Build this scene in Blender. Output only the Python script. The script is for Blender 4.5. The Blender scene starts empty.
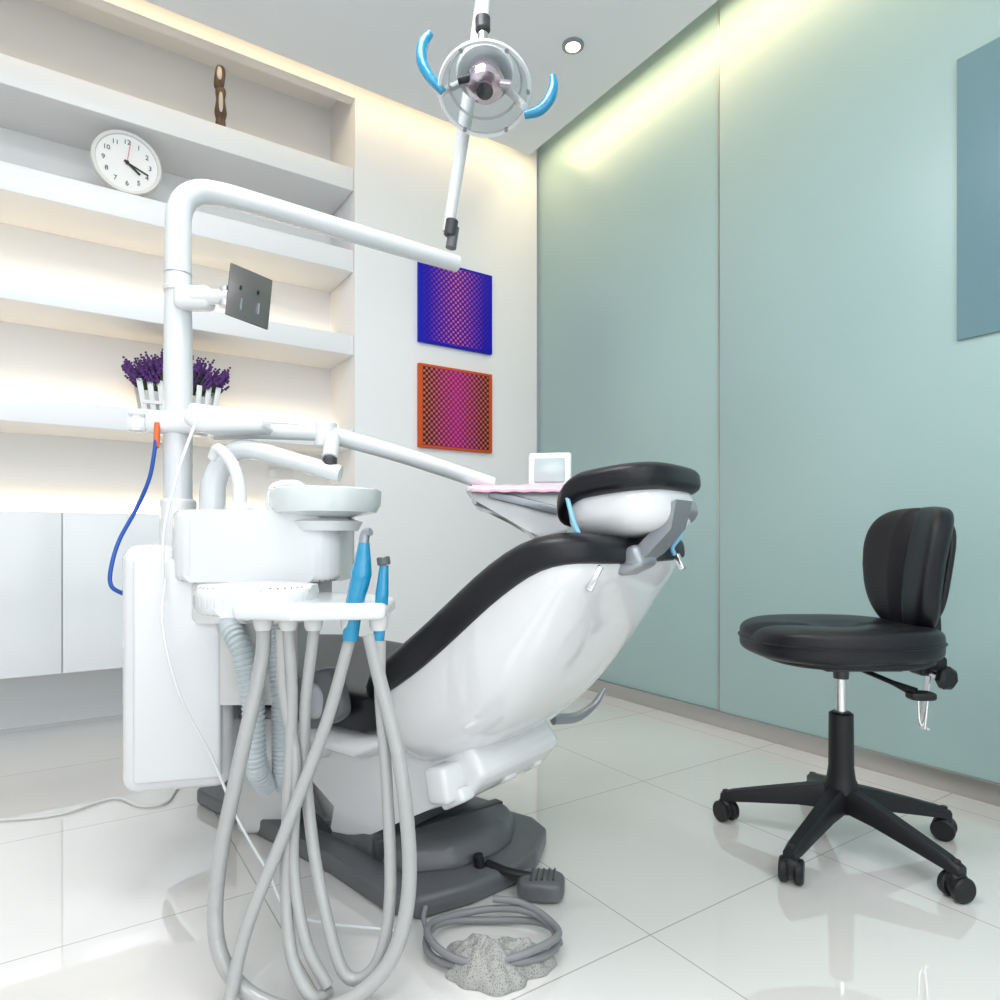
import bpy, bmesh, math, random
from mathutils import Vector, Matrix, noise
random.seed(7)
pi=math.pi
S=bpy.context.scene

# ---------------- frames (metres) ----------------
SA,CA=math.sin(math.radians(33.69)),math.cos(math.radians(33.69))
def WLD(a,b,c): return Vector((a,b,c))
def V(r,d,z): return Vector((SA*d+CA*r, CA*d-SA*r, z))          # dental-unit plan frame
def C(u,w,z): return V(-.30+.8*u+.6*w, 1.75-.6*u+.8*w, z)       # chair frame: u to the head, w across
def ST(a,b,c): return V(.876+a,1.695+b,c)                       # stool frame

# ---------------- materials ----------------
def mat(name,col,rough=.4,metal=0,coat=0,trans=0,bump=0,bscale=60,emit=0,alpha=1,ior=1.45,var=.04,spec=.5):
    m=bpy.data.materials.new(name); m.use_nodes=True
    n=m.node_tree.nodes; l=m.node_tree.links; b=n['Principled BSDF']
    b.inputs['Base Color'].default_value=(*col,1)
    b.inputs['Metallic'].default_value=metal
    b.inputs['Coat Weight'].default_value=coat
    b.inputs['Transmission Weight'].default_value=trans
    b.inputs['IOR'].default_value=ior
    b.inputs['Alpha'].default_value=alpha
    b.inputs['Specular IOR Level'].default_value=spec
    if emit:
        b.inputs['Emission Color'].default_value=(*col,1); b.inputs['Emission Strength'].default_value=emit
    tc=n.new('ShaderNodeTexCoord'); ns=n.new('ShaderNodeTexNoise'); ns.inputs['Scale'].default_value=bscale
    l.new(tc.outputs['Object'],ns.inputs['Vector'])
    mr=n.new('ShaderNodeMapRange'); mr.inputs['To Min'].default_value=max(0,rough-var); mr.inputs['To Max'].default_value=min(1,rough+var)
    l.new(ns.outputs['Fac'],mr.inputs['Value']); l.new(mr.outputs['Result'],b.inputs['Roughness'])
    if bump:
        bp=n.new('ShaderNodeBump'); bp.inputs['Strength'].default_value=bump; bp.inputs['Distance'].default_value=.002
        l.new(ns.outputs['Fac'],bp.inputs['Height']); l.new(bp.outputs['Normal'],b.inputs['Normal'])
    return m

M_wall=mat('wall_paint',(.81,.82,.835),.6,bump=.05,bscale=200)
M_ceil=mat('ceiling_paint',(.82,.84,.865),.7)
M_shelf=mat('shelf_lacquer',(.81,.82,.84),.35)
M_cab=mat('cabinet_lacquer',(.76,.785,.81),.2,coat=.3)
M_white=mat('white_plastic',(.75,.765,.775),.22,coat=.4,var=.02)
M_white2=mat('warm_white_plastic',(.66,.66,.65),.3)
M_glossw=mat('gloss_white_shell',(.76,.76,.775),.1,coat=.8,var=.02)
M_pole=mat('white_enamel',(.68,.705,.72),.2,coat=.5)
M_black=mat('black_leather',(.007,.007,.010),.36,bump=.25,bscale=350,spec=.4)
M_blackp=mat('black_nylon',(.009,.009,.011),.42,bump=.1,bscale=400,spec=.4)
M_grey=mat('grey_plastic',(.11,.114,.122),.3)
M_dgrey=mat('dark_grey_metal',(.045,.047,.053),.35)
M_lgrey=mat('light_grey_metal',(.34,.36,.39),.3,metal=.5)
M_chrome=mat('chrome',(.75,.75,.77),.12,metal=1)
M_steel=mat('brushed_steel',(.50,.49,.47),.32,metal=1)
M_plate=mat('mount_plate_metal',(.16,.155,.15),.28,metal=.6,var=.01)
M_hose=mat('hose_rubber',(.40,.40,.395),.32,coat=.6,bump=1,bscale=55)
M_hosed=mat('hose_grey',(.22,.22,.23),.4)
M_corr=mat('corrugated_hose',(.56,.62,.65),.35)
M_blue=mat('blue_film',(.006,.25,.46),.12,coat=.8,bump=1,bscale=60)
M_bcord=mat('blue_cord',(.008,.07,.34),.4)
M_clearblue=mat('pale_blue_clip',(.20,.48,.70),.3)
M_red=mat('orange_plastic',(.70,.13,.03),.4)
M_pink=mat('pink_towel',(.80,.42,.57),.8,bump=.4,bscale=200)
M_glassp=mat('clear_polycarbonate',(.93,.96,.97),.03,trans=1,ior=1.35,var=.01)
M_bulb=mat('lamp_reflector',(.75,.62,.68),.12,metal=.8)
M_bowl=mat('bowl_glass',(.72,.77,.765),.08,coat=.8)
M_flow=mat('lavender_flower',(.10,.035,.18),.8)
M_leaf=mat('lavender_leaf',(.08,.14,.05),.7)
M_wood=mat('carved_wood',(.08,.045,.03),.35,bump=1,bscale=40)
M_tusk=mat('ceramic_white',(.55,.51,.46),.3)
M_screen=mat('screen_grey',(.45,.52,.52),.15)
M_clock=mat('clock_face',(.80,.80,.80),.4)
M_ink=mat('black_ink',(.01,.01,.01),.5)
M_redink=mat('red_hand',(.6,.02,.1),.5)
def bag_mat():
    m=mat('knit_mesh_bag',(.36,.355,.34),.6)
    n=m.node_tree.nodes; l=m.node_tree.links; b=n['Principled BSDF']
    tc=n.new('ShaderNodeTexCoord'); vo=n.new('ShaderNodeTexVoronoi'); vo.feature='DISTANCE_TO_EDGE'; vo.inputs['Scale'].default_value=210
    l.new(tc.outputs['Object'],vo.inputs['Vector'])
    cr=n.new('ShaderNodeValToRGB'); cr.color_ramp.elements[0].color=(.37,.365,.35,1); cr.color_ramp.elements[0].position=.1
    cr.color_ramp.elements[1].color=(.20,.195,.185,1); cr.color_ramp.elements[1].position=.35
    l.new(vo.outputs['Distance'],cr.inputs['Fac']); l.new(cr.outputs['Color'],b.inputs['Base Color'])
    return m
M_bag=bag_mat()

# floor
def floor_mat():
    m=bpy.data.materials.new('polished_tile'); m.use_nodes=True
    n=m.node_tree.nodes; l=m.node_tree.links; b=n['Principled BSDF']
    tc=n.new('ShaderNodeTexCoord'); mp=n.new('ShaderNodeMapping'); mp.inputs['Location'].default_value=(-.225,.28,0)
    br=n.new('ShaderNodeTexBrick'); br.offset=0; br.squash=1
    br.inputs['Scale'].default_value=1; br.inputs['Brick Width'].default_value=.6; br.inputs['Row Height'].default_value=.6
    br.inputs['Mortar Size'].default_value=.0016; br.inputs['Mortar Smooth'].default_value=.1
    br.inputs['Color1'].default_value=(.79,.775,.755,1); br.inputs['Color2'].default_value=(.81,.795,.775,1); br.inputs['Mortar'].default_value=(.48,.45,.41,1)
    l.new(tc.outputs['Object'],mp.inputs['Vector']); l.new(mp.outputs['Vector'],br.inputs['Vector'])
    ns=n.new('ShaderNodeTexNoise'); ns.inputs['Scale'].default_value=2.5; l.new(tc.outputs['Object'],ns.inputs['Vector'])
    mx=n.new('ShaderNodeMix'); mx.data_type='RGBA'; mx.blend_type='MULTIPLY'
    cr=n.new('ShaderNodeValToRGB'); cr.color_ramp.elements[0].color=(.95,.94,.93,1); cr.color_ramp.elements[1].color=(1,1,1,1)
    l.new(ns.outputs['Fac'],cr.inputs['Fac']); mx.inputs['Factor'].default_value=1
    l.new(br.outputs['Color'],mx.inputs['A']); l.new(cr.outputs['Color'],mx.inputs['B']); l.new(mx.outputs['Result'],b.inputs['Base Color'])
    b.inputs['Roughness'].default_value=.02; b.inputs['IOR'].default_value=2.0
    b.inputs['Coat Weight'].default_value=.9; b.inputs['Coat Roughness'].default_value=.01; b.inputs['Coat IOR'].default_value=1.7
    bp=n.new('ShaderNodeBump'); bp.inputs['Strength'].default_value=.2; bp.inputs['Distance'].default_value=.001; bp.invert=True
    l.new(br.outputs['Fac'],bp.inputs['Height']); l.new(bp.outputs['Normal'],b.inputs['Normal'])
    return m
M_floor=floor_mat()

def glass_mat(name,c1,c2):
    m=bpy.data.materials.new(name); m.use_nodes=True
    n=m.node_tree.nodes; l=m.node_tree.links; b=n['Principled BSDF']
    tc=n.new('ShaderNodeTexCoord'); ns=n.new('ShaderNodeTexNoise'); ns.inputs['Scale'].default_value=.7
    l.new(tc.outputs['Object'],ns.inputs['Vector'])
    cr=n.new('ShaderNodeValToRGB'); cr.color_ramp.elements[0].position=.3; cr.color_ramp.elements[1].position=.7
    cr.color_ramp.elements[0].color=(*c1,1); cr.color_ramp.elements[1].color=(*c2,1)
    l.new(ns.outputs['Fac'],cr.inputs['Fac']); l.new(cr.outputs['Color'],b.inputs['Base Color'])
    b.inputs['Roughness'].default_value=.40; b.inputs['Coat Weight'].default_value=.5; b.inputs['Coat Roughness'].default_value=.36
    return m
M_glass=glass_mat('frosted_teal_glass',(.33,.475,.47),(.36,.51,.50))
M_glassd=mat('dark_teal_panel',(.15,.27,.31),.3)

def art_mat(name,bg,bg2,dot,dot2,thr,border):
    m=bpy.data.materials.new(name); m.use_nodes=True
    n=m.node_tree.nodes; l=m.node_tree.links; b=n['Principled BSDF']
    tc=n.new('ShaderNodeTexCoord'); sp=n.new('ShaderNodeSeparateXYZ'); l.new(tc.outputs['Object'],sp.inputs[0])
    def mt(op,a,bv=None):
        q=n.new('ShaderNodeMath'); q.operation=op
        for i,v in enumerate((a,bv)):
            if v is None: continue
            if isinstance(v,(int,float)): q.inputs[i].default_value=v
            else: l.new(v,q.inputs[i])
        return q.outputs[0]
    F=2*pi*14/.40
    x,z=sp.outputs['X'],sp.outputs['Z']
    s=mt('MULTIPLY',mt('SINE',mt('MULTIPLY',x,F)),mt('SINE',mt('MULTIPLY',z,F)))
    mask=mt('GREATER_THAN',s,thr)
    cf=n.new('ShaderNodeMapRange'); cf.inputs['From Min'].default_value=.17; cf.inputs['From Max'].default_value=.0
    l.new(mt('ABSOLUTE',x),cf.inputs['Value'])
    def mixc(f,a,bb):
        q=n.new('ShaderNodeMix'); q.data_type='RGBA'; l.new(f,q.inputs['Factor'])
        for k,v in (('A',a),('B',bb)):
            if isinstance(v,tuple): q.inputs[k].default_value=(*v,1)
            else: l.new(v,q.inputs[k])
        return q.outputs['Result']
    c=mixc(mask,mixc(cf.outputs[0],bg,bg2),mixc(cf.outputs[0],dot,dot2))
    e=mt('GREATER_THAN',mt('MAXIMUM',mt('ABSOLUTE',x),mt('ABSOLUTE',z)),.203)
    c=mixc(e,c,border)
    l.new(c,b.inputs['Base Color']); b.inputs['Roughness'].default_value=.5; b.inputs['Specular IOR Level'].default_value=.2
    return m
M_art1=art_mat('op_art_blue',(.003,.007,.42),(.05,.006,.30),(.06,.008,.30),(.66,.14,.24),.2,(.003,.009,.44))
M_art2=art_mat('op_art_orange',(.02,.01,.03),(.24,.012,.19),(.58,.12,.04),(.64,.06,.19),.1,(.58,.085,.015))

# ---------------- geometry helpers ----------------
def empty(name,loc):
    e=bpy.data.objects.new(name,None); e.location=loc; e.empty_display_size=.1
    S.collection.objects.link(e); return e
def finish(bm,name,m,parent=None,fr=WLD,ang=35,sub=0):
    bmesh.ops.recalc_face_normals(bm,faces=bm.faces)
    for v in bm.verts: v.co=fr(*v.co)
    ctr=Vector((0,0,0))
    if parent is None:
        ctr=sum((v.co for v in bm.verts),Vector())/max(1,len(bm.verts))
        for v in bm.verts: v.co-=ctr
    me=bpy.data.meshes.new(name); bm.to_mesh(me); bm.free()
    me.materials.append(m); me.shade_smooth(); me.set_sharp_from_angle(angle=math.radians(ang))
    o=bpy.data.objects.new(name,me); S.collection.objects.link(o); o.location=ctr
    if parent is not None:
        o.parent=parent; o.matrix_parent_inverse=Matrix.Translation(-Vector(parent.location))
    if sub:
        md=o.modifiers.new('s','SUBSURF'); md.levels=sub; md.render_levels=sub
    return o
def box(name,c,s,m,parent=None,fr=WLD,bev=0,yaw=0,pitch=0,roll=0,seg=3):
    bm=bmesh.new(); bmesh.ops.create_cube(bm,size=1)
    for v in bm.verts: v.co=Vector((v.co.x*s[0],v.co.y*s[1],v.co.z*s[2]))
    if bev: bmesh.ops.bevel(bm,geom=bm.edges[:],offset=min(bev,min(s)*.49),segments=seg,affect='EDGES',profile=.5)
    R=Matrix.Rotation(math.radians(yaw),3,'Z')@Matrix.Rotation(math.radians(pitch),3,'Y')@Matrix.Rotation(math.radians(roll),3,'X')
    for v in bm.verts: v.co=R@v.co+Vector(c)
    return finish(bm,name,m,parent,fr)
def prism(name,poly,lo,hi,m,parent=None,fr=WLD,axis='z',bev=0,top_inset=None,seg=3):
    """poly 2D; axis z: (a,b) extruded in c; axis y: (a,c) extruded in b"""
    bm=bmesh.new()
    cx=sum(p[0] for p in poly)/len(poly); cy=sum(p[1] for p in poly)/len(poly)
    def mk(p,h,k=1):
        a=cx+(p[0]-cx)*k; b=cy+(p[1]-cy)*k
        return (a,b,h) if axis=='z' else (a,h,b)
    k=top_inset or 1
    A=[bm.verts.new(mk(p,lo)) for p in poly]; B=[bm.verts.new(mk(p,hi,k)) for p in poly]
    bm.faces.new(A); bm.faces.new(B)
    for i in range(len(poly)):
        j=(i+1)%len(poly); bm.faces.new((A[i],A[j],B[j],B[i]))
    if bev: bmesh.ops.bevel(bm,geom=bm.edges[:],offset=bev,segments=seg,affect='EDGES',profile=.5)
    return finish(bm,name,m,parent,fr)
def rrect(x0,x1,y0,y1,r,n=6):
    p=[]
    for cx,cy,a0 in ((x1-r,y1-r,0),(x0+r,y1-r,90),(x0+r,y0+r,180),(x1-r,y0+r,270)):
        for i in range(n+1):
            a=math.radians(a0+90*i/n); p.append((cx+r*math.cos(a),cy+r*math.sin(a)))
    return p
def catmull(P,R,res):
    out=[];rr=[]
    n=len(P)
    for i in range(n-1):
        p0=P[max(i-1,0)];p1=P[i];p2=P[i+1];p3=P[min(i+2,n-1)]
        if i==0: p0=p1+(p1-p2)
        if i==n-2: p3=p2+(p2-p1)
        for k in range(res):
            t=k/res
            out.append(.5*((2*p1)+(-p0+p2)*t+(2*p0-5*p1+4*p2-p3)*t*t+(-p0+3*p1-3*p2+p3)*t**3))
            rr.append(R[i]*(1-t)+R[i+1]*t)
    out.append(P[-1]); rr.append(R[-1]); return out,rr
def tube(name,pts,r,m,parent=None,fr=WLD,seg=14,res=8,corr=None,bm=None,straight=False,closed=False):
    P=[Vector(p) for p in pts]
    R=list(r) if isinstance(r,(list,tuple)) else [r]*len(P)
    if straight or len(P)==2: Q,RR=P,R
    else: Q,RR=catmull(P,R,res)
    if corr:
        L=[0]
        for i in range(1,len(Q)): L.append(L[-1]+(Q[i]-Q[i-1]).length)
        N=int(L[-1]/corr*4); q2=[];r2=[];j=0
        for k in range(N+1):
            s=L[-1]*k/N
            while j<len(L)-2 and L[j+1]<s: j+=1
            t=(s-L[j])/max(1e-9,L[j+1]-L[j]); q2.append(Q[j].lerp(Q[j+1],t)); r2.append((RR[j]*(1-t)+RR[j+1]*t)*(1.0 if k%4<2 else .84))
        Q,RR=q2,r2
    own=bm is None
    if own: bm=bmesh.new()
    T=[]
    for i in range(len(Q)):
        a=Q[max(0,i-1)];b=Q[min(len(Q)-1,i+1)]; T.append((b-a).normalized())
    up=Vector((0,0,1)) if abs(T[0].z)<.9 else Vector((1,0,0))
    N=(up-T[0]*up.dot(T[0])).normalized(); rings=[]
    for i in range(len(Q)):
        N=(N-T[i]*N.dot(T[i])).normalized(); B=T[i].cross(N)
        rings.append([bm.verts.new(Q[i]+(N*math.cos(2*pi*k/seg)+B*math.sin(2*pi*k/seg))*RR[i]) for k in range(seg)])
    for i in range(len(rings)-1):
        for k in range(seg):
            bm.faces.new((rings[i][k],rings[i][(k+1)%seg],rings[i+1][(k+1)%seg],rings[i+1][k]))
    bm.faces.new(rings[0]); bm.faces.new(rings[-1])
    if own: return finish(bm,name,m,parent,fr,ang=50)
def lathe(name,prof,c,m,parent=None,fr=WLD,seg=32,axis=(0,0,1),sub=0):
    bm=bmesh.new(); ax=Vector(axis).normalized()
    q=Vector((0,0,1)).rotation_difference(ax); rings=[]
    for r,z in prof:
        rings.append([bm.verts.new(Vector(c)+q@Vector((max(r,1e-4)*math.cos(2*pi*k/seg),max(r,1e-4)*math.sin(2*pi*k/seg),z))) for k in range(seg)])
    for i in range(len(rings)-1):
        for k in range(seg):
            bm.faces.new((rings[i][k],rings[i][(k+1)%seg],rings[i+1][(k+1)%seg],rings[i+1][k]))
    if prof[0]!=prof[-1]:
        bm.faces.new(rings[0]); bm.faces.new(rings[-1])
    return finish(bm,name,m,parent,fr)
def cyl(name,a,b,r,m,parent=None,fr=WLD,seg=24):
    a=Vector(a);b=Vector(b);L=(b-a).length;e=min(r*.15,L*.2)
    return lathe(name,[(r-e,0),(r,e),(r,L-e),(r-e,L)],a,m,parent,fr,seg,axis=(b-a))
def sellip(name,c,h,m,parent=None,fr=WLD,e1=.5,e2=.5,nu=40,nv=24,deform=None,yaw=0,pitch=0,roll=0):
    bm=bmesh.new()
    def sp(x,e): return math.copysign(abs(x)**e,x)
    R=Matrix.Rotation(math.radians(yaw),3,'Z')@Matrix.Rotation(math.radians(pitch),3,'Y')@Matrix.Rotation(math.radians(roll),3,'X')
    rings=[]
    for j in range(nv+1):
        ph=-pi/2+pi*j/nv; ring=[]
        for i in range(nu):
            th=2*pi*i/nu
            p=Vector((h[0]*sp(math.cos(ph),e1)*sp(math.cos(th),e2),h[1]*sp(math.cos(ph),e1)*sp(math.sin(th),e2),h[2]*sp(math.sin(ph),e1)))
            if deform: p=deform(p)
            ring.append(bm.verts.new(R@p+Vector(c)))
        rings.append(ring)
    for j in range(nv):
        for i in range(nu):
            bm.faces.new((rings[j][i],rings[j][(i+1)%nu],rings[j+1][(i+1)%nu],rings[j+1][i]))
    bmesh.ops.remove_doubles(bm,verts=bm.verts[:],dist=1e-5)
    return finish(bm,name,m,parent,fr,ang=60)
def loft(name,rings,m,parent=None,fr=WLD,sub=0,ang=50):
    bm=bmesh.new(); rs=[[bm.verts.new(p) for p in r] for r in rings]; n=len(rs[0])
    for i in range(len(rs)-1):
        for k in range(n):
            bm.faces.new((rs[i][k],rs[i][(k+1)%n],rs[i+1][(k+1)%n],rs[i+1][k]))
    bm.faces.new(rs[0]); bm.faces.new(rs[-1])
    return finish(bm,name,m,parent,fr,ang=ang,sub=sub)

# ================= ROOM =================
XG=2.29; YB=3.05; YR=3.40; XP=1.19; XL=-2.0; YN=-2.2; H=3.05
box('floor',((XL+XG)/2,(YN+YR)/2,-.05),(XG-XL+.4,YR-YN+.4,.1),M_floor)
box('ceiling',((XL+XG)/2,(YN+YR)/2,H+.05),(XG-XL+.4,YR-YN+.4,.1),M_wall)
box('ceiling_dropped_panel',((XL+2.09)/2,(YN+2.85)/2,2.89),(2.09-XL,2.85-YN,.10),M_ceil)
box('wall_back',((XP+XG)/2,YB+.25,H/2),(XG-XP,.5,H),M_wall,bev=.003)
box('wall_recess',((XL+XP)/2,YR+.05,H/2),(XP-XL,.1,H),M_wall)
box('wall_header',((XL+XP)/2,YB+.03,2.985),(XP-XL,.06,.13),M_wall)
box('wall_left',(XL-.05,(YN+YR)/2,H/2),(.1,YR-YN+.2,H),M_wall)
box('wall_rear',((XL+XG)/2,YN-.05,H/2),(XG-XL,.1,H),M_wall)
# frosted glass partition
box('wall_right',(XG+.09,(YN+YB)/2,H/2),(.1,YB-YN,H),M_wall)
for i,(y0,y1,dx) in enumerate(((1.795,YB,0.008),(.20,1.785,0),(YN,.19,0.0))):
    box('wall_glass_panel_%d'%(i+1),(XG+.012+dx,(y0+y1)/2,(H+.065)/2),(.02,y1-y0,H-.065),M_glass,bev=.002)
box('trim_glass_joint',(XG+.012,1.79,(H+.065)/2),(.018,.008,H-.065),M_steel)
box('baseboard_glass',(XG+.01,(YN+YB)/2,.0325),(.03,YB-YN,.065),M_steel,bev=.002)
box('wall_mounted_panel',(XG-.004,.55,1.82),(.008,.71,.86),M_glassd,bev=.002)

# shelves
for i,(z0,z1) in enumerate(((2.48,2.59),(2.085,2.19),(1.68,1.775),(1.225,1.32))):
    box('wall_shelf' if i==0 else 'wall_shelf.%03d'%i,((XL+XP)/2,(3.07+YR)/2,(z0+z1)/2),(XP-XL-.004,YR-3.07,z1-z0),M_shelf,bev=.003)
cab=empty('wall_cabinet',(-.4,3.2,.26))
box('carcass',((XL+XP)/2,(3.10+YR)/2,.575),(XP-XL-.004,YR-3.10,.63),M_cab,cab)
x=.007-3*.6
while x<XP-.05:
    x1=min(x+.6,XP-.002)
    box('door_leaf',((x+x1)/2,3.09,.575),(x1-x-.004,.02,.628),M_cab,cab,bev=.002); x+=.6

# pictures
def picture(name,z,m):
    return box(name,(1.745,YB-.012,z),(.445,.022,.43),m,bev=.002)
picture('framed_op_art_picture',2.01,M_art1); picture('framed_op_art_picture.001',1.47,M_art2)
box('wall_outlet',(.93,YR-.006,1.115),(.12,.012,.05),M_white,bev=.003)

# clock
ck=empty('wall_clock',(.231,3.12,2.195)); cc=(.229,3.12,2.328)
lathe('case',[(.096,-.02),(.122,-.018),(.129,0),(.129,.018),(.125,.024),(.114,.024),(.110,.016)],cc,M_white2,ck,axis=(0,-1,0),seg=48)
lathe('dial',[(.112,.0),(.112,.017)],cc,M_clock,ck,axis=(0,-1,0),seg=48)
def hand(nm,ang,l,w,m,y):
    a=math.radians(ang); d=Vector((math.sin(a),0,math.cos(a)))
    mid=Vector(cc)+d*(l/2-.012)+Vector((0,y,0))
    bm=bmesh.new(); bmesh.ops.create_cube(bm,size=1)
    for v in bm.verts: v.co=Vector((v.co.x*w,v.co.y*.002,v.co.z*l))
    R=Matrix.Rotation(a,3,'Y')
    for v in bm.verts: v.co=R@v.co+mid
    finish(bm,nm,m,ck)
hand('minute_hand',112,.095,.006,M_ink,-.020); hand('hour_hand',129,.072,.008,M_ink,-.022); hand('second_hand',8,.10,.002,M_redink,-.024)
cyl('hub',(cc[0],cc[1]-.016,cc[2]),(cc[0],cc[1]-.027,cc[2]),.007,M_ink,ck)
for i in range(1,13):
    cu=bpy.data.curves.new('num','FONT'); cu.body=str(i); cu.size=.027; cu.align_x='CENTER'; cu.align_y='CENTER'; cu.extrude=.0004
    o=bpy.data.objects.new('numeral_%d'%i,cu); S.collection.objects.link(o); a=2*pi*i/12
    o.location=(cc[0]+.084*math.sin(a),cc[1]-.018,cc[2]+.084*math.cos(a)); o.rotation_euler=(pi/2,0,0); cu.materials.append(M_ink)
    o.parent=ck; o.matrix_parent_inverse=Matrix.Translation(-Vector(ck.location))
# carved ornament
vs=empty('carved_wood_ornament',(.592,3.12,2.59))
lathe('foot',[(.028,0),(.028,.012),(.022,.03),(.020,.05)],(.592,3.12,2.59),M_wood,vs,seg=20)
sellip('body',(.592,3.12,2.70),(.022,.02,.09),M_wood,vs,e1=.6,e2=.8,deform=lambda p:Vector((p.x*(1-.18*math.sin(p.z*60)),p.y,p.z)))
sellip('inlay',(.590,3.102,2.71),(.009,.008,.045),M_tusk,vs,e1=.8,e2=1)
sellip('head',(.588,3.12,2.825),(.022,.020,.055),M_wood,vs,e1=.6,e2=.8,pitch=6)
sellip('face_inlay',(.584,3.104,2.835),(.011,.010,.03),M_tusk,vs,e1=.8,e2=.8)
# lavender basket
fl=empty('lavender_basket',(.43,3.2,1.32))
bx,by,bz=.43,3.19,1.321
prism('liner',[(bx-.12,by-.045),(bx+.12,by-.045),(bx+.12,by+.045),(bx-.12,by+.045)],bz,bz+.09,M_white2,fl,top_inset=1.1)
for i in range(9):
    t=(i-4)/4; 
    for sgn in (-1,1):
        box('picket',(bx+t*.145,by+sgn*(.062),bz+.068),(.022,.006,.135),M_white,fl,bev=.002,pitch=t*9,roll=0)
box('rail_front',(bx,by-.067,bz+.04),(.29,.006,.014),M_white,fl); box('rail_back',(bx,by+.067,bz+.04),(.29,.006,.014),M_white,fl)
bmF=bmesh.new(); bmL=bmesh.new()
for i in range(170):
    a=random.uniform(-1,1); b=random.uniform(-1,1); h=.135+random.uniform(0,.115)*(1-.5*abs(a))
    p0=Vector((bx+a*.10,by+b*.035,bz+.07)); p1=Vector((bx+a*.185,by+b*.09,bz+h))
    tube('',[p0,p0.lerp(p1,.5)+Vector((0,0,.01)),p1],.0018,None,bm=bmL,seg=4,res=2)
    dr=(p1-p0).normalized()
    for k in range(6):
        c=p1+dr*(k*.011-.012)+Vector((random.uniform(-.004,.004),random.uniform(-.004,.004),0))
        bmesh.ops.create_icosphere(bmF,subdivisions=1,radius=.0105-.0010*k,matrix=Matrix.Translation(c))
finish(bmF,'flower_heads',M_flow,fl); finish(bmL,'stems',M_leaf,fl)

# downlight
dl=V(.304,2.747,2.84)
lt=empty('recessed_downlight',dl)
lathe('trim_ring',[(.028,0),(.045,0),(.045,-.006),(.030,-.010),(.028,0)],dl,M_lgrey,lt)
lathe('lens',[(.0,-.002),(.028,-.002)],dl,mat('downlight_lens',(1,.85,.6),.3,emit=5),lt)

# ================= DENTAL CHAIR =================
ch=empty('dental_chair',C(0,0,0))
# base
base=[(-.60,-.20),(.05,-.225),(.28,-.265),(.35,-.24),(.40,-.13),(.43,.0),(.425,.08),(.375,.20),(.31,.235),(-.60,.20)]
prism('base_plate',base,0,.048,M_grey,ch,C,bev=.012)
base2=[(-.5,-.15),(.06,-.17),(.26,-.20),(.34,-.11),(.37,.0),(.36,.08),(.30,.18),(-.5,.16)]
prism('base_cover',base2,.044,.10,M_grey,ch,C,bev=.02,top_inset=.90)
prism('base_groove',[(.15,-.190),(.18,-.197),(.27,.155),(.24,.16)],.06,.103,M_dgrey,ch,C,bev=.004)
prism('lift_arm',[(-.45,.08),(-.1,.05),(.2,.10),(.1,.25),(-.4,.3)],-.10,.10,M_dgrey,ch,C,axis='y',bev=.015)
prism('lift_side_plate',[(-.52,.06),(-.02,.045),(.0,.13),(-.12,.19),(-.5,.22)],-.165,-.125,M_dgrey,ch,C,axis='y',bev=.01)
# lift cover (white)
prism('lift_cover',[(-.25,.42),(-.22,.27),(-.17,.17),(-.10,.075),(-.03,.045),(.05,.055),(.12,.09),(.29,.185),(.41,.235),(.46,.30),(.35,.42)],-.165,.14,M_glossw,ch,C,axis='y',bev=.022,seg=4)
# brackets below the back
box('back_crossbar',(.365,-.05,.255),(.04,.32,.03),M_white,ch,C,bev=.010,pitch=-15)
for w,l in ((-.185,.075),(-.035,.085),(.075,.05)):
    box('back_bracket',(.375,w,.275),(.06,l,.075),M_white,ch,C,bev=.012,pitch=-12)
    box('back_bracket_foot',(.395,w+.01,.245),(.07,l*.6,.03),M_white,ch,C,bev=.010,pitch=-30)
box('bracket_slot',(.40,-.108,.265),(.03,.04,.035),M_lgrey,ch,C,bev=.006,pitch=-12)
box('bracket_slot_hole',(.413,-.108,.265),(.01,.012,.02),M_dgrey,ch,C,bev=.002,pitch=-12)
tube('far_armrest_lever',[(.15,1.86,.275),(.22,1.90,.27),(.275,1.94,.295),(.31,1.96,.34)],[.016,.014,.011,.008],M_lgrey,ch,V)
# seat + leg rest
def ring_slab(u,z0,z1,hw,e=.35,n=28,bulge=0):
    out=[]
    for k in range(n):
        t=2*pi*k/n
        x=math.copysign(abs(math.cos(t))**e,math.cos(t))*hw
        y=math.copysign(abs(math.sin(t))**e,math.sin(t))
        h=(z0+z1)/2+(z1-z0)/2*y
        h+=bulge*(x/hw)**2*(1 if y>0 else 0)
        out.append((u, x, h))
    return out
R=[];R2=[]
for u,zt,th,hw in ((.27,.42,.03,.18),(.25,.43,.06,.235),(.20,.435,.085,.265),(0,.44,.09,.275),(-.25,.45,.09,.275),(-.45,.455,.08,.26),(-.65,.44,.07,.23),(-.82,.42,.06,.19),(-.86,.41,.04,.15),(-.875,.405,.015,.10)):
    R.append(ring_slab(u,zt-th,zt,hw,.4,bulge=.02))
for u,zt,th,hw in ((.22,.36,.04,.22),(.15,.36,.08,.25),(-.25,.37,.08,.262),(-.45,.385,.07,.25),(-.65,.38,.05,.22),(-.82,.365,.04,.18),(-.86,.37,.02,.12)):
    R2.append(ring_slab(u,zt-th,zt,hw,.5))
loft('seat_cushion',R,M_black,ch,C); loft('seat_shell',R2,M_glossw,ch,C)
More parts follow.
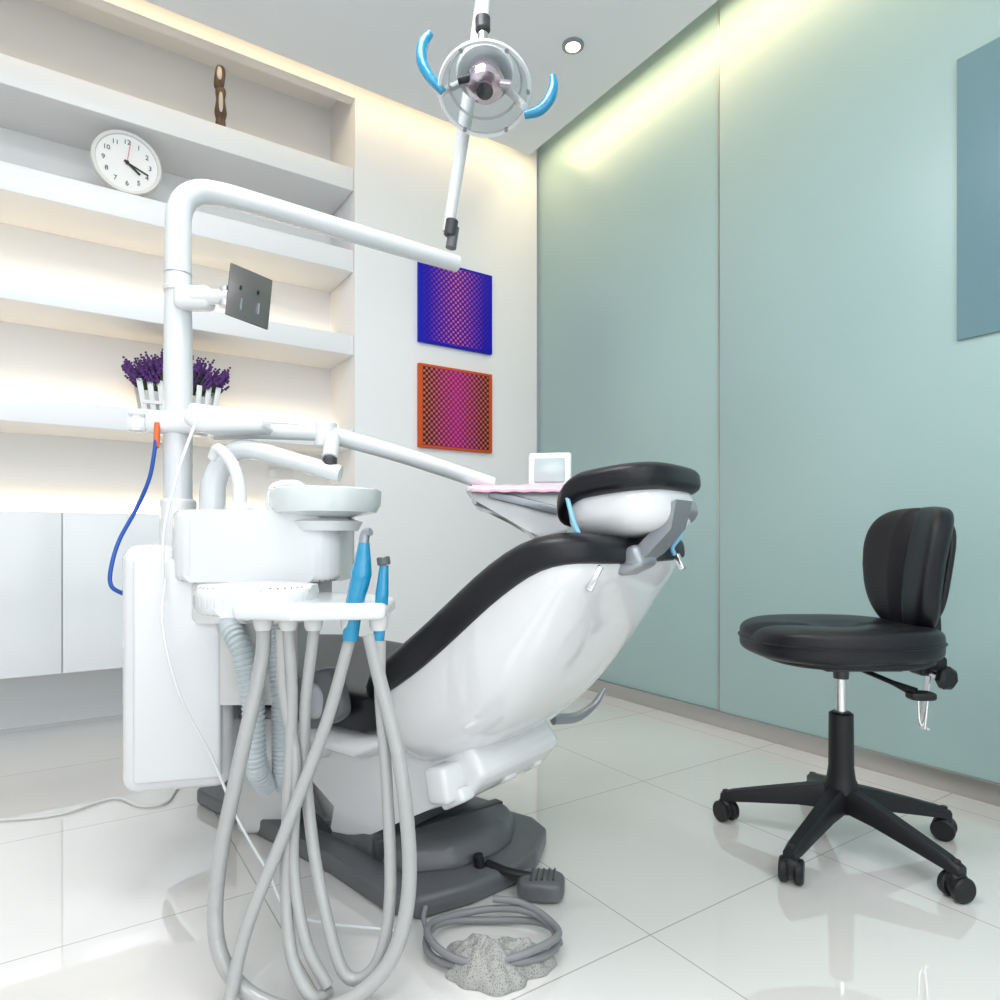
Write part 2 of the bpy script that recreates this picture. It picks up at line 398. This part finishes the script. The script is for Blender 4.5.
# back
prof=[(.17,.400),(.22,.438),(.30,.482),(.38,.536),(.46,.600),(.54,.668),(.60,.712),(.65,.740),(.695,.752),(.725,.756),(.738,.756)]
hws =[.22,.245,.255,.26,.262,.262,.260,.258,.246,.215,.15]
dep =[.17,.185,.195,.19,.175,.15,.125,.10,.072,.042,.014]
thk =[.06,.085,.090,.09,.085,.08,.075,.066,.055,.036,.014]
SH=[];CU=[]
for i,(u,z) in enumerate(prof):
    a=prof[max(0,i-1)];b=prof[min(len(prof)-1,i+1)]
    t=Vector((b[0]-a[0],b[1]-a[1])).normalized(); nd=Vector((t.y,-t.x))  # downwards / headwards
    n=36; ring=[]
    for k in range(n):
        th=2*pi*k/n; c,s=math.cos(th),math.sin(th)
        x=math.copysign(abs(c)**.5,c)*hws[i]
        if s>=0: y=(abs(s)**.5)*dep[i]
        else: y=-(abs(s)**.5)*.012
        if s>0: x*=1-.12*(y/dep[i])**2
        ring.append((u+nd.x*y,x,z+nd.y*y))
    SH.append(ring); ring=[]
    g=min(1,i/6)
    for k in range(n):
        th=2*pi*k/n; c,s=math.cos(th),math.sin(th)
        x=math.copysign(abs(c)**.45,c)*(hws[i]+.008+.004*g)
        if s>=0: y=(.004+.016*g)*abs(s)**.5
        else: y=-(abs(s)**.5)*thk[i]*(1-.35*(1-abs(x)/(hws[i]+.02)))
        ring.append((u+nd.x*y+(.010 if i>=9 else 0),x,z+nd.y*y))
    CU.append(ring)
loft('back_shell',SH,M_glossw,ch,C,sub=1); loft('back_cushion',CU,M_black,ch,C,sub=1)
# hinge cover
sellip('hinge_cover',(.115,-.30,.435),(.075,.030,.06),M_grey,ch,C,e1=.5,e2=.7,pitch=-20)
sellip('hinge_cap',(.115,-.325,.435),(.04,.014,.04),M_lgrey,ch,C,e1=.8,e2=1)
box('hinge_link',(.02,-.285,.395),(.14,.03,.06),M_grey,ch,C,bev=.01)
# headrest
def hd(p): 
    p.z-=5.5*max(0,-p.x-.02)**2; return p
sellip('headrest_pad',(.70,0,.888),(.122,.152,.032),M_black,ch,C,e1=.55,e2=.62,pitch=-6,deform=hd)
sellip('headrest_shell',(.708,0,.838),(.106,.137,.058),M_glossw,ch,C,e1=.75,e2=.66,pitch=-6)
cyl('headrest_pivot',C(.79,-.05,.838),C(.79,.075,.838),.026,M_lgrey,ch)
cyl('headrest_pivot_cap',C(.79,.072,.838),C(.79,.085,.838),.020,M_grey,ch)
loft('headrest_stem',[[(.80+dx*.022,-.015+dy*.040,.845+dx*.01) for dx,dy in ((-1,-1),(1,-1),(1,1),(-1,1))],
                      [(.795+dx*.018,-.025+dy*.035,.80) for dx,dy in ((-1,-1),(1,-1),(1,1),(-1,1))],
                      [(.765+dx*.018,-.055+dy*.036,.755) for dx,dy in ((-1,-1),(1,-1),(1,1),(-1,1))],
                      [(.745+dx*.016,-.075+dy*.036,.735) for dx,dy in ((-1,-1),(1,-1),(1,1),(-1,1))]],M_lgrey,ch,C,ang=30)
box('headrest_slider',(.745,-.07,.742),(.06,.075,.045),M_lgrey,ch,C,bev=.012,pitch=-25)
# bib clips
tube('bib_cord_near',[(.64,-.14,.86),(.67,-.165,.81),(.70,-.175,.765),(.715,-.18,.735)],.0045,M_clearblue,ch,C)
box('bib_clip_near',(.72,-.18,.712),(.012,.016,.05),M_chrome,ch,C,bev=.003,pitch=25,yaw=30)
tube('bib_cord_far',[(.775,.10,.83),(.77,.095,.79),(.755,.09,.765),(.76,.09,.748)],.0045,M_clearblue,ch,C)
box('bib_clip_far',(.768,.095,.735),(.012,.016,.035),M_chrome,ch,C,bev=.003,pitch=-25)
# foot pedal and foot switch on the base
tube('pedal_stem',[V(-.03,1.49,.05),V(.02,1.46,.045),V(.07,1.45,.04)],.010,M_blackp,ch)
cyl('pedal_bar',V(-.05,1.48,.075),V(-.04,1.48,.02),.012,M_blackp,ch)
sellip('foot_switch_body',(.090,1.445,.024),(.052,.04,.024),M_grey,ch,V,e1=.5,e2=.6,yaw=-10)
for i in range(5): box('foot_switch_grip',(.070+i*.012,1.445,.046),(.004,.05,.008),M_dgrey,ch,V,yaw=-10)
# foot control in a crumpled mesh bag + coil
fc=empty('bagged_foot_control',V(-.02,1.22,0))
bm=bmesh.new(); NA,NR=160,40; rr=[]
for j in range(NR+1):
    t=j/NR; ring=[]
    for i in range(NA):
        a=2*pi*i/NA
        edge=1+.10*math.sin(3*a+.6)+.07*math.sin(5*a+2)+.04*math.sin(11*a)
        x=.098*edge*t*math.cos(a); y=.068*edge*t*math.sin(a)
        dome=.052*(1-t**2.2)
        q=Vector((x*22,y*28,.3))
        fold=abs(noise.noise(q))*.026+abs(noise.noise(q*2.3+Vector((5,0,0))))*.012+.005*noise.noise(q*5)
        z=.004+dome*(.75+.5*noise.noise(Vector((x*12,y*12,2))))+fold*(1-.6*t)*(1 if t>0.02 else 1)
        if j==NR: z=.001
        ring.append(bm.verts.new((-.008+x,1.205+y,max(.001,z))))
    rr.append(ring)
for j in range(NR):
    for i in range(NA):
        bm.faces.new((rr[j][i],rr[j][(i+1)%NA],rr[j+1][(i+1)%NA],rr[j+1][i]))
bmesh.ops.remove_doubles(bm,verts=bm.verts[:],dist=1e-5)
finish(bm,'mesh_bag',M_bag,fc,V,ang=80)
def coil(nm,c,r1,r2,z,rad,turns,m,par,ph=0):
    pts=[]
    for i in range(int(turns*16)+1):
        a=ph+2*pi*i/16; pts.append((c[0]+r1*math.cos(a)*(1+.04*math.sin(i*.7)),c[1]+r2*math.sin(a)*(1+.05*math.cos(i*.9)),z+.006*math.sin(i*1.1)+i*.0009))
    tube(nm,pts,rad,m,par,V,seg=10,res=3)
coil('coiled_hose',(-.015,1.255),.128,.085,.012,.007,2.3,M_hosed,fc)
tube('hose_tail',[(-.13,1.26,.012),(-.15,1.30,.03),(-.15,1.33,.04)],.005,M_hosed,fc,V)

# ================= DELIVERY / SPITTOON UNIT =================
un=empty('dental_delivery_unit',V(-.72,1.55,0))
box('side_cabinet',(-.735,1.56,.50),(.225,.27,.54),M_glossw,un,V,bev=.035,yaw=14,seg=5)
box('side_cabinet_door',(-.695,1.426,.50),(.175,.02,.48),M_white,un,V,bev=.009,yaw=14)
box('lower_housing',(-.60,1.86,.17),(.20,.26,.34),M_white2,un,V,bev=.03)
prism('linking_arm',rrect(-.70,-.40,1.62,1.80,.05),.24,.34,M_white,un,V,bev=.015)
# spittoon body
prism('spittoon_body',rrect(-.715,-.35,1.40,1.63,.055),.69,.845,M_white,un,V,bev=.016,seg=4)
prism('spittoon_base',rrect(-.705,-.40,1.42,1.62,.055),.60,.692,M_white2,un,V,bev=.012)
prism('spittoon_neck',rrect(-.70,-.45,1.44,1.60,.05),.42,.61,M_white2,un,V,bev=.012)
lathe('spittoon_bowl',[(.035,0),(.06,.008),(.110,.018),(.120,.035),(.122,.066),(.117,.069),(.112,.063),(.108,.035),(.04,.02),(0.001,.018)],(-.385,1.46,.822),M_bowl,un,V,seg=48)
lathe('bowl_seat',[(.07,0),(.08,.02),(.05,.03)],(-.385,1.46,.80),M_white,un,V)
tube('bowl_rinse_spout',[(-.52,1.50,.84),(-.522,1.50,.875),(-.505,1.49,.90),(-.46,1.48,.905),(-.435,1.475,.893)],[.012,.012,.011,.010,.008],M_white,un,V)
tube('cup_filler_spout',[(-.585,1.48,.84),(-.585,1.48,.90),(-.60,1.48,.95),(-.635,1.49,.985),(-.655,1.50,.965)],[.016,.014,.013,.013,.010],M_white,un,V)
lathe('filler_base',[(.03,0),(.03,.01),(.02,.02)],(-.585,1.48,.842),M_white,un,V)
# light column
PR,PD=-.79,1.62
tube('light_column',[(PR,PD,.74),(PR,PD,1.20),(PR,PD,1.38),(PR,PD,1.52),(PR+.004,PD+.003,1.595),(PR+.03,PD+.020,1.64),(PR+.08,PD+.055,1.657),(PR+.2,PD+.137,1.657),(-.137,2.09,1.655)],
     [.033,.033,.031,.030,.030,.030,.029,.028,.026],M_pole,un,V,seg=24)
cyl('column_socket',V(PR,PD,.76),V(PR,PD,.88),.042,M_white,un)
cyl('column_collar',V(PR,PD,1.385),V(PR,PD,1.40),.0345,M_white2,un)
cyl('column_seam',V(PR,PD,1.43),V(PR,PD,1.433),.0315,M_lgrey,un)
# column clamp
box('clamp_body',(PR,PD,1.065),(.13,.085,.055),M_white,un,V,bev=.015)
for dx in (-.085,.065):
    lathe('clamp_knob',[(.010,-.026),(.020,-.022),(.022,0),(.016,.010),(.020,.018),(.013,.026)],(PR+dx,PD-.03,1.065),M_white,un,V,seg=8)
# display bracket
box('bracket_block',(PR+.05,PD-.02,1.365),(.09,.05,.055),M_white,un,V,bev=.015)
cyl('bracket_arm',V(PR+.05,PD-.03,1.365),V(PR+.15,PD-.03,1.365),.018,M_white,un)
cyl('bracket_joint',V(PR+.13,PD-.03,1.34),V(PR+.13,PD-.03,1.39),.016,M_chrome,un)
box('display_mount_plate',(PR+.19,PD-.04,1.362),(.105,.006,.128),M_plate,un,V,bev=.002,yaw=46,roll=-3,pitch=7)
for dz in (-.018,.022):
    for dx in (-.014,.016):
        box('plate_slot',(PR+.191+dx,PD-.045+dx*1.03,1.36+dz-.005),(.004,.006,.028 if dz<0 else .008),M_chrome if dz<0 else M_ink,un,V,yaw=46,roll=-3,pitch=7)
# instrument arm
prism('arm_head',[(-.735,1.055),(-.72,1.10),(-.60,1.082),(-.545,1.055),(-.55,1.035),(-.70,1.03)],1.52,1.66,M_white,un,V,axis='y',bev=.012)
tube('instrument_arm_rear',[(-.70,1.62,1.045),(-.58,1.61,1.045),(-.42,1.61,1.04)],.019,M_pole,un,V,straight=True)
cyl('arm_elbow',V(-.425,1.61,1.005),V(-.425,1.61,1.068),.026,M_white,un)
tube('instrument_arm_front',[(-.425,1.61,1.04),(-.25,1.66,.995),(-.02,1.73,.925)],[.022,.021,.021],M_pole,un,V)
tube('support_arm',[(-.68,1.56,.84),(-.675,1.56,.92),(-.64,1.56,.98),(-.585,1.55,.992),(-.48,1.55,.965),(-.375,1.55,.935)],[.030,.028,.025,.022,.020,.020],M_pole,un,V)
cyl('support_arm_joint',V(-.40,1.55,.955),V(-.40,1.55,.975),.017,M_dgrey,un)
cyl('support_arm_cap',V(-.40,1.55,.973),V(-.40,1.58,1.03),.018,M_pole,un)
# instrument table
prism('instrument_tray_shell',[(-.075,.905),(.17,.905),(.175,.80),(.10,.775),(.075,.80),(.03,.84),(-.07,.868)],1.66,1.93,M_white,un,V,axis='y',bev=.012)
prism('instrument_tray_top',rrect(-.085,.19,1.64,1.95,.03),.900,.915,M_white,un,V,bev=.005)
box('tray_side_grey',(.06,1.655,.875),(.18,.01,.022),M_lgrey,un,V,bev=.003,pitch=14)
# folded towel, draped
bm=bmesh.new(); gx=24; gy=10; G=[]
for i in range(gx+1):
    row=[]
    for j in range(gy+1):
        r=-.070+.235*i/gx; d=1.632+.2*j/gy
        z=.920+.0012*math.sin(i*1.3+j)-( .020 if j==0 else .006 if j==1 else 0)
        row.append(bm.verts.new((r,d,z)))
    G.append(row)
for i in range(gx):
    for j in range(gy): bm.faces.new((G[i][j],G[i+1][j],G[i+1][j+1],G[i][j+1]))
o=finish(bm,'pink_cloth',M_pink,un,V); md=o.modifiers.new('t','SOLIDIFY'); md.thickness=.003
box('control_screen_case',(.135,1.78,.965),(.115,.03,.10),M_white,un,V,bev=.008,yaw=-8,roll=-12)
box('control_screen',(.132,1.762,.967),(.080,.004,.068),M_screen,un,V,bev=.002,yaw=-8,roll=-12)
# assistant tray
prism('assistant_tray',rrect(-.57,-.355,1.17,1.36,.075,8),.642,.695,M_white,un,V,bev=.018,seg=4)
prism('assistant_holder_plate',[(-.47,1.15),(-.36,1.14),(-.20,1.15),(-.205,1.30),(-.30,1.42),(-.42,1.44)],.640,.668,M_white,un,V,bev=.01)
tray_parts=[-.425,-.38,-.335,-.27,-.218]
for r in tray_parts:
    lathe('holder_cup',[(.013,-.022),(.016,-.015),(.018,.01),(.015,.012),(.012,-.020)],(r,1.185,.640),M_white2,un,V,seg=20)
tube('assistant_arm',[(-.50,1.30,.65),(-.52,1.40,.63),(-.54,1.50,.62)],.03,M_white,un,V)
# handpieces with blue film
tube('suction_handpiece',[(-.268,1.18,.60),(-.262,1.185,.66),(-.250,1.19,.72),(-.245,1.19,.775)],[.014,.016,.019,.010],M_blue,un,V)
tube('suction_tip',[(-.247,1.19,.76),(-.243,1.19,.79),(-.232,1.185,.795)],[.010,.009,.007],M_lgrey,un,V)
tube('syringe_handpiece',[(-.218,1.185,.60),(-.212,1.185,.68),(-.208,1.185,.735)],[.010,.012,.008],M_blue,un,V)
cyl('syringe_tip',V(-.208,1.185,.735),V(-.210,1.185,.75),.012,M_grey,un)
# hoses
def hose(nm,pts,r=.0125,m=M_hose): tube(nm,pts,r,m,un,V,seg=14,res=10)
hose('suction_hose',[(-.425,1.19,.645),(-.43,1.19,.56),(-.455,1.16,.40),(-.485,1.14,.22),(-.475,1.11,.10),(-.42,1.09,.035),(-.33,1.07,.016),(-.25,1.08,.025),(-.18,1.10,.085),(-.155,1.13,.20),(-.175,1.16,.38),(-.215,1.18,.53),(-.235,1.185,.61)],.0130)
hose('saliva_hose',[(-.38,1.185,.63),(-.375,1.19,.50),(-.375,1.17,.33),(-.37,1.14,.18),(-.35,1.11,.08),(-.31,1.09,.025),(-.29,1.12,.014)],.0105)
hose('syringe_hose',[(-.27,1.185,.60),(-.31,1.17,.45),(-.37,1.14,.28),(-.42,1.10,.14),(-.435,1.07,.05),(-.44,1.05,.013)],.011)
hose('turbine_hose',[(-.335,1.19,.62),(-.355,1.20,.45),(-.34,1.18,.28),(-.30,1.14,.13),(-.26,1.12,.04),(-.21,1.12,.06),(-.19,1.14,.16),(-.20,1.17,.34),(-.215,1.185,.50),(-.215,1.185,.60)],.0105)
hose('scaler_hose',[(-.395,1.19,.62),(-.39,1.19,.50),(-.365,1.18,.38),(-.36,1.15,.22),(-.33,1.12,.10),(-.29,1.11,.03)],.0100)
tube('waste_pipe',[(-.60,1.50,.60),(-.585,1.43,.595),(-.545,1.40,.54),(-.525,1.40,.44),(-.525,1.42,.30),(-.53,1.50,.22)],.024,M_corr,un,V,corr=.011)
tube('drain_pipe',[(-.50,1.46,.60),(-.49,1.45,.52),(-.485,1.46,.40),(-.49,1.48,.27),(-.51,1.56,.20)],.021,M_corr,un,V,corr=.010)
tube('thin_tube',[(-.71,1.40,.70),(-.70,1.37,.60),(-.66,1.36,.46),(-.60,1.38,.32),(-.55,1.38,.20),(-.48,1.36,.10),(-.40,1.30,.04),(-.2,1.30,.01)],.003,M_white,un,V)
tube('thin_tube_2',[(-.69,1.50,1.05),(-.685,1.44,.98),(-.70,1.42,.90),(-.71,1.395,.80),(-.71,1.39,.70)],.0035,M_white,un,V)
tube('blue_air_line',[(-.82,1.58,1.05),(-.818,1.56,.98),(-.825,1.55,.92),(-.85,1.54,.85),(-.865,1.50,.78),(-.860,1.46,.72),(-.848,1.44,.68),(-.825,1.45,.66)],.0045,M_bcord,un,V)
tube('orange_fitting',[(-.82,1.58,1.06),(-.818,1.57,1.0)],.007,M_red,un,V)
# ---- lamp ----
tube('lamp_riser',[(-.155,2.08,1.70),(-.145,2.08,1.765)],.017,M_grey,un,V)
tube('lamp_arm_lower',[(-.165,2.08,1.75),(-.11,2.05,2.07),(-.05,2.0,2.42),(-.042,1.99,2.49)],[.017,.022,.024,.020],M_pole,un,V,straight=True)
cyl('lamp_arm_joint',V(-.158,2.075,1.735),V(-.150,2.07,1.785),.020,M_dgrey,un)
sellip('lamp_elbow',(-.042,1.97,2.50),(.03,.045,.035),M_white,un,V,e1=.8,e2=.8)
tube('lamp_drop_arm',[(-.040,1.955,2.50),(-.048,1.935,2.36),(-.050,1.92,2.28)],[.022,.020,.017],M_pole,un,V,straight=True)
tube('lamp_swivel',[(-.050,1.925,2.31),(-.050,1.92,2.17)],.015,M_chrome,un,V)
cyl('lamp_swivel_ring',V(-.05,1.92,2.26),V(-.05,1.92,2.30),.022,M_dgrey,un)
LC=Vector((-.043,1.86,2.045)); LN=Vector((.0,-.44,-.90)).normalized()
lathe('lamp_reflector_bowl',[(.03,-.085),(.075,-.07),(.108,-.04),(.125,.0),(.128,.0),(.111,-.044),(.077,-.076),(.03,-.091)],LC,M_glassp,un,V,axis=LN,seg=48)
lathe('lamp_front_shield',[(.0,.012),(.06,.009),(.10,.002),(.122,-.004),(.122,-.007),(.10,-.001),(.06,.006),(.0,.009)],LC,M_glassp,un,V,axis=LN,seg=48)
lathe('lamp_rim',[(.122,-.004),(.130,-.006),(.133,.0),(.130,.006),(.122,.004),(.122,-.004)],LC,M_white,un,V,axis=LN,seg=48)
lathe('lamp_rim_inner',[(.100,-.046),(.106,-.048),(.108,-.044),(.104,-.040),(.100,-.046)],LC,M_white,un,V,axis=LN,seg=48)
lathe('lamp_housing',[(.03,-.13),(.06,-.12),(.085,-.095),(.080,-.082),(.03,-.078)],LC,M_white,un,V,axis=LN)
lathe('lamp_bulb_shield',[(.052,-.055),(.056,-.035),(.046,-.015),(.02,-.008)],LC,M_bulb,un,V,axis=LN)
lathe('lamp_inner_cap',[(.022,-.010),(.024,.000),(.01,.006)],LC,M_dgrey,un,V,axis=LN)
cyl('lamp_bulb_holder',LC+Vector((-.075,0,.03)),LC+Vector((-.04,-.005,.035)),.011,M_dgrey,un,V)
cyl('lamp_bulb_holder_2',LC+Vector((.04,-.005,.02)),LC+Vector((.072,0,.02)),.011,M_bulb,un,V)
for k in range(6):
    a=2*pi*k/6; lathe('lamp_clip',[(.006,0),(.006,.008)],LC+Vector((math.cos(a)*.122,math.sin(a)*.122*.90,-math.sin(a)*.122*.44)),M_lgrey,un,V,axis=LN,seg=10)
tube('lamp_yoke',[(-.17,1.86,2.04),(-.13,1.93,2.11),(-.05,1.96,2.17),(.03,1.93,2.09),(.07,1.86,2.0)],[.011,.011,.013,.011,.011],M_white,un,V)
tube('lamp_handle_left',[(-.160,1.855,2.04),(-.195,1.85,2.075),(-.218,1.85,2.12),(-.216,1.85,2.168),(-.196,1.85,2.200)],[.011,.014,.016,.016,.011],M_blue,un,V)
tube('lamp_handle_right',[(.068,1.855,1.975),(.11,1.85,1.985),(.138,1.85,2.015),(.150,1.85,2.05),(.148,1.85,2.08)],[.011,.015,.016,.014,.010],M_blue,un,V)

# floor cable
tube('floor_cable',[(-1.6,1.80,.005),(-1.383,1.826,.005),(-1.244,1.866,.005),(-1.16,1.98,.005),(-1.048,1.922,.005),(-.985,1.95,.005),(-1.0,2.1,.005),(-.80,2.05,.005),(-.66,1.9,.006)],.004,M_white2,None,V)

# ================= STOOL =================
st=empty('office_stool',ST(0,0,0))
for k in range(5):
    a=math.radians(150+72*k); dx,dy=math.cos(a),math.sin(a); px,py=-dy,dx
    rings=[]
    for t,zc,hh,hw in ((.02,.125,.03,.026),(.10,.112,.024,.022),(.20,.090,.018,.019),(.27,.074,.014,.017),(.298,.066,.010,.014)):
        rings.append([(dx*t+px*hw*sx,dy*t+py*hw*sx,zc+hh*sz) for sx,sz in ((-1,-1),(1,-1),(1,.4),(.6,1),(-.6,1),(-1,.4))])
    loft('base_leg_%d'%(k+1),rings,M_blackp,st,ST,ang=40)
    cx,cy=dx*.285,dy*.285
    cyl('castor_stem_%d'%(k+1),ST(cx,cy,.045),ST(cx,cy,.085),.009,M_blackp,st)
    ca=a+.9+k; wx,wy=math.cos(ca),math.sin(ca)
    for s in (-1,1):
        p0=ST(cx+wx*.007*s,cy+wy*.007*s,.028); p1=ST(cx+wx*.026*s,cy+wy*.026*s,.028)
        cyl('castor_wheel',p0,p1,.028,M_blackp,st)
    sellip('castor_hood',(cx,cy,.036),(.022,.022,.026),M_blackp,st,ST,e1=.8,e2=.8,yaw=math.degrees(ca))
lathe('hub',[(.03,.085),(.042,.09),(.042,.15),(.034,.17),(.030,.20),(.029,.335),(.022,.34)],(0,0,0),M_blackp,st,ST)
lathe('gas_lift',[(.013,.33),(.013,.46)],(0,0,0),M_chrome,st,ST)
lathe('gas_lift_collar',[(.018,.425),(.019,.44),(.019,.47)],(0,0,0),M_dgrey,st,ST)
box('tilt_mechanism',(.03,0,.468),(.20,.12,.032),M_blackp,st,ST,bev=.008)
tube('height_lever',[(.03,-.05,.455),(.06,-.12,.44),(.09,-.16,.425)],[.006,.006,.012],M_blackp,st,ST)
sellip('lever_paddle',(.098,-.168,.42),(.03,.02,.010),M_blackp,st,ST)
def seatd(p):
    x,y=p.x,p.y
    if p.z>0:
        p.z+= .012*(y/.2)**2 - .014*math.exp(-(y/.016)**2)*(1 if x<.05 else .3) -.010*math.exp(-((x+.02)**2+y*y)/.02)
    p.z-= .35*max(0,-x-.12)**2*1.0
    k=1+.06*(-x/.24)
    p.y*=k
    return p
sellip('seat_cushion',(-.010,0,.526),(.228,.195,.046),M_black,st,ST,e1=.45,e2=.74,nu=72,nv=40,deform=seatd)
sellip('seat_pan',(0,0,.488),(.200,.17,.022),M_blackp,st,ST,e1=.6,e2=.75)
def ringtube(nm,hx,hy,z,rad,m,e):
    pts=[]
    for i in range(49):
        t=2*pi*i/48; c,s=math.cos(t),math.sin(t)
        p=Vector((hx*math.copysign(abs(c)**e,c),hy*math.copysign(abs(s)**e,s),0)); p=seatd(p); pts.append((p.x-.010,p.y,z+p.z))
    tube(nm,pts,rad,m,st,ST,seg=6,res=2)
ringtube('seat_piping',.229,.196,.530,.003,M_black,.74)
def backd(p):  # local: x thickness, y side, z up
    f=p.z/.155
    p.y*=1+.16*f-.10*f*f
    g=math.exp(-(p.y/.010)**2)
    p.x*=1-.55*g
    p.x-=1.7*p.y*p.y
    p.x+= -.02*math.cos(f*1.4)
    return p
sellip('back_cushion',(.207,.010,.704),(.038,.140,.160),M_black,st,ST,e1=.50,e2=.52,nu=120,nv=44,deform=backd,pitch=7)
def backp(p):
    f=p.z/.13; p.y*=1+.14*f; p.x-=1.6*p.y*p.y; return p
sellip('back_pan',(.228,.010,.70),(.016,.115,.13),M_blackp,st,ST,e1=.6,e2=.6,deform=backp,pitch=7)
tube('back_bar',[(.06,.0,.465),(.16,.0,.462),(.220,.0,.475),(.242,.0,.54),(.236,.0,.64)],[.014,.015,.016,.013,.012],M_blackp,st,ST)
box('back_bracket_block',(.215,-.01,.462),(.07,.06,.05),M_blackp,st,ST,bev=.01)
cyl('adjust_knob_shaft',ST(.205,-.02,.450),ST(.215,-.065,.442),.01,M_chrome,st)
lathe('adjust_knob',[(.012,0),(.028,.004),(.030,.018),(.022,.026)],(.215,-.065,.442),M_blackp,st,ST,seg=7,axis=(.3,-1,-.05))
box('back_slide_bar',(.205,-.02,.385),(.006,.022,.17),M_chrome,st,ST,bev=.002,pitch=6)
tube('slide_clip',[(.212,-.02,.300),(.19,-.02,.315),(.185,-.02,.375)],.004,M_chrome,st,ST)

# ================= LIGHTS =================
def area(name,loc,sx,sy,rot,e,col):
    L=bpy.data.lights.new(name,'AREA'); L.shape='RECTANGLE'; L.size=sx; L.size_y=sy; L.energy=e; L.color=col
    o=bpy.data.objects.new(name,L); o.location=loc; o.rotation_euler=rot; S.collection.objects.link(o); return o
warm=(1,.76,.46)
led=(1,.72,.38)
cool=(.965,.985,1)
area('ceiling_light',(.2,1.2,2.83),1.0,1.0,(0,0,0),36,cool)
area('ceiling_light.001',(-.9,-.9,2.83),1.4,1.4,(0,0,0),33,cool)
area('ceiling_light.002',(1.1,-1.0,2.83),1.0,1.0,(0,0,0),17,cool)
area('rear_fill_light',(-.1,-2.15,1.5),3.4,2.2,(math.radians(90),0,0),34,(.94,.98,1))  # added cool frontal fill at the rear wall; no window is there
# coves
area('cove_light',(2.17,1.5,2.97),.10,2.9,(0,math.radians(-14),0),9,warm)
area('cove_light.001',(.2,2.93,2.97),3.9,.06,(math.radians(30),0,0),5,warm)
xm=(XL+XP)/2; xs=XP-XL-.1
for nm,z,y,a,e in (('shelf_led_strip',2.60,3.375,97,.9),('shelf_led_strip.001',2.20,3.375,97,.4),('shelf_led_strip.002',1.79,3.355,112,3.6),('shelf_led_strip.003',1.335,3.36,106,4.2),('shelf_led_strip.004',.905,3.37,98,3.8)):
    area(nm,(xm,y,z),xs,.010,(math.radians(a),0,0),e,led)
W=bpy.data.worlds.new('w'); S.world=W; W.use_nodes=True
W.node_tree.nodes['Background'].inputs[0].default_value=(.9,.95,1,1); W.node_tree.nodes['Background'].inputs[1].default_value=.3
S.view_settings.view_transform='Standard'

# ================= CAMERA =================
cd=bpy.data.cameras.new('camera'); cd.sensor_width=36; cd.lens=23.76; cd.shift_y=.04; cd.clip_start=.02
co=bpy.data.objects.new('camera',cd); co.location=(0,0,.78); co.rotation_euler=(pi/2,0,-math.radians(33.69))
S.collection.objects.link(co); S.camera=co
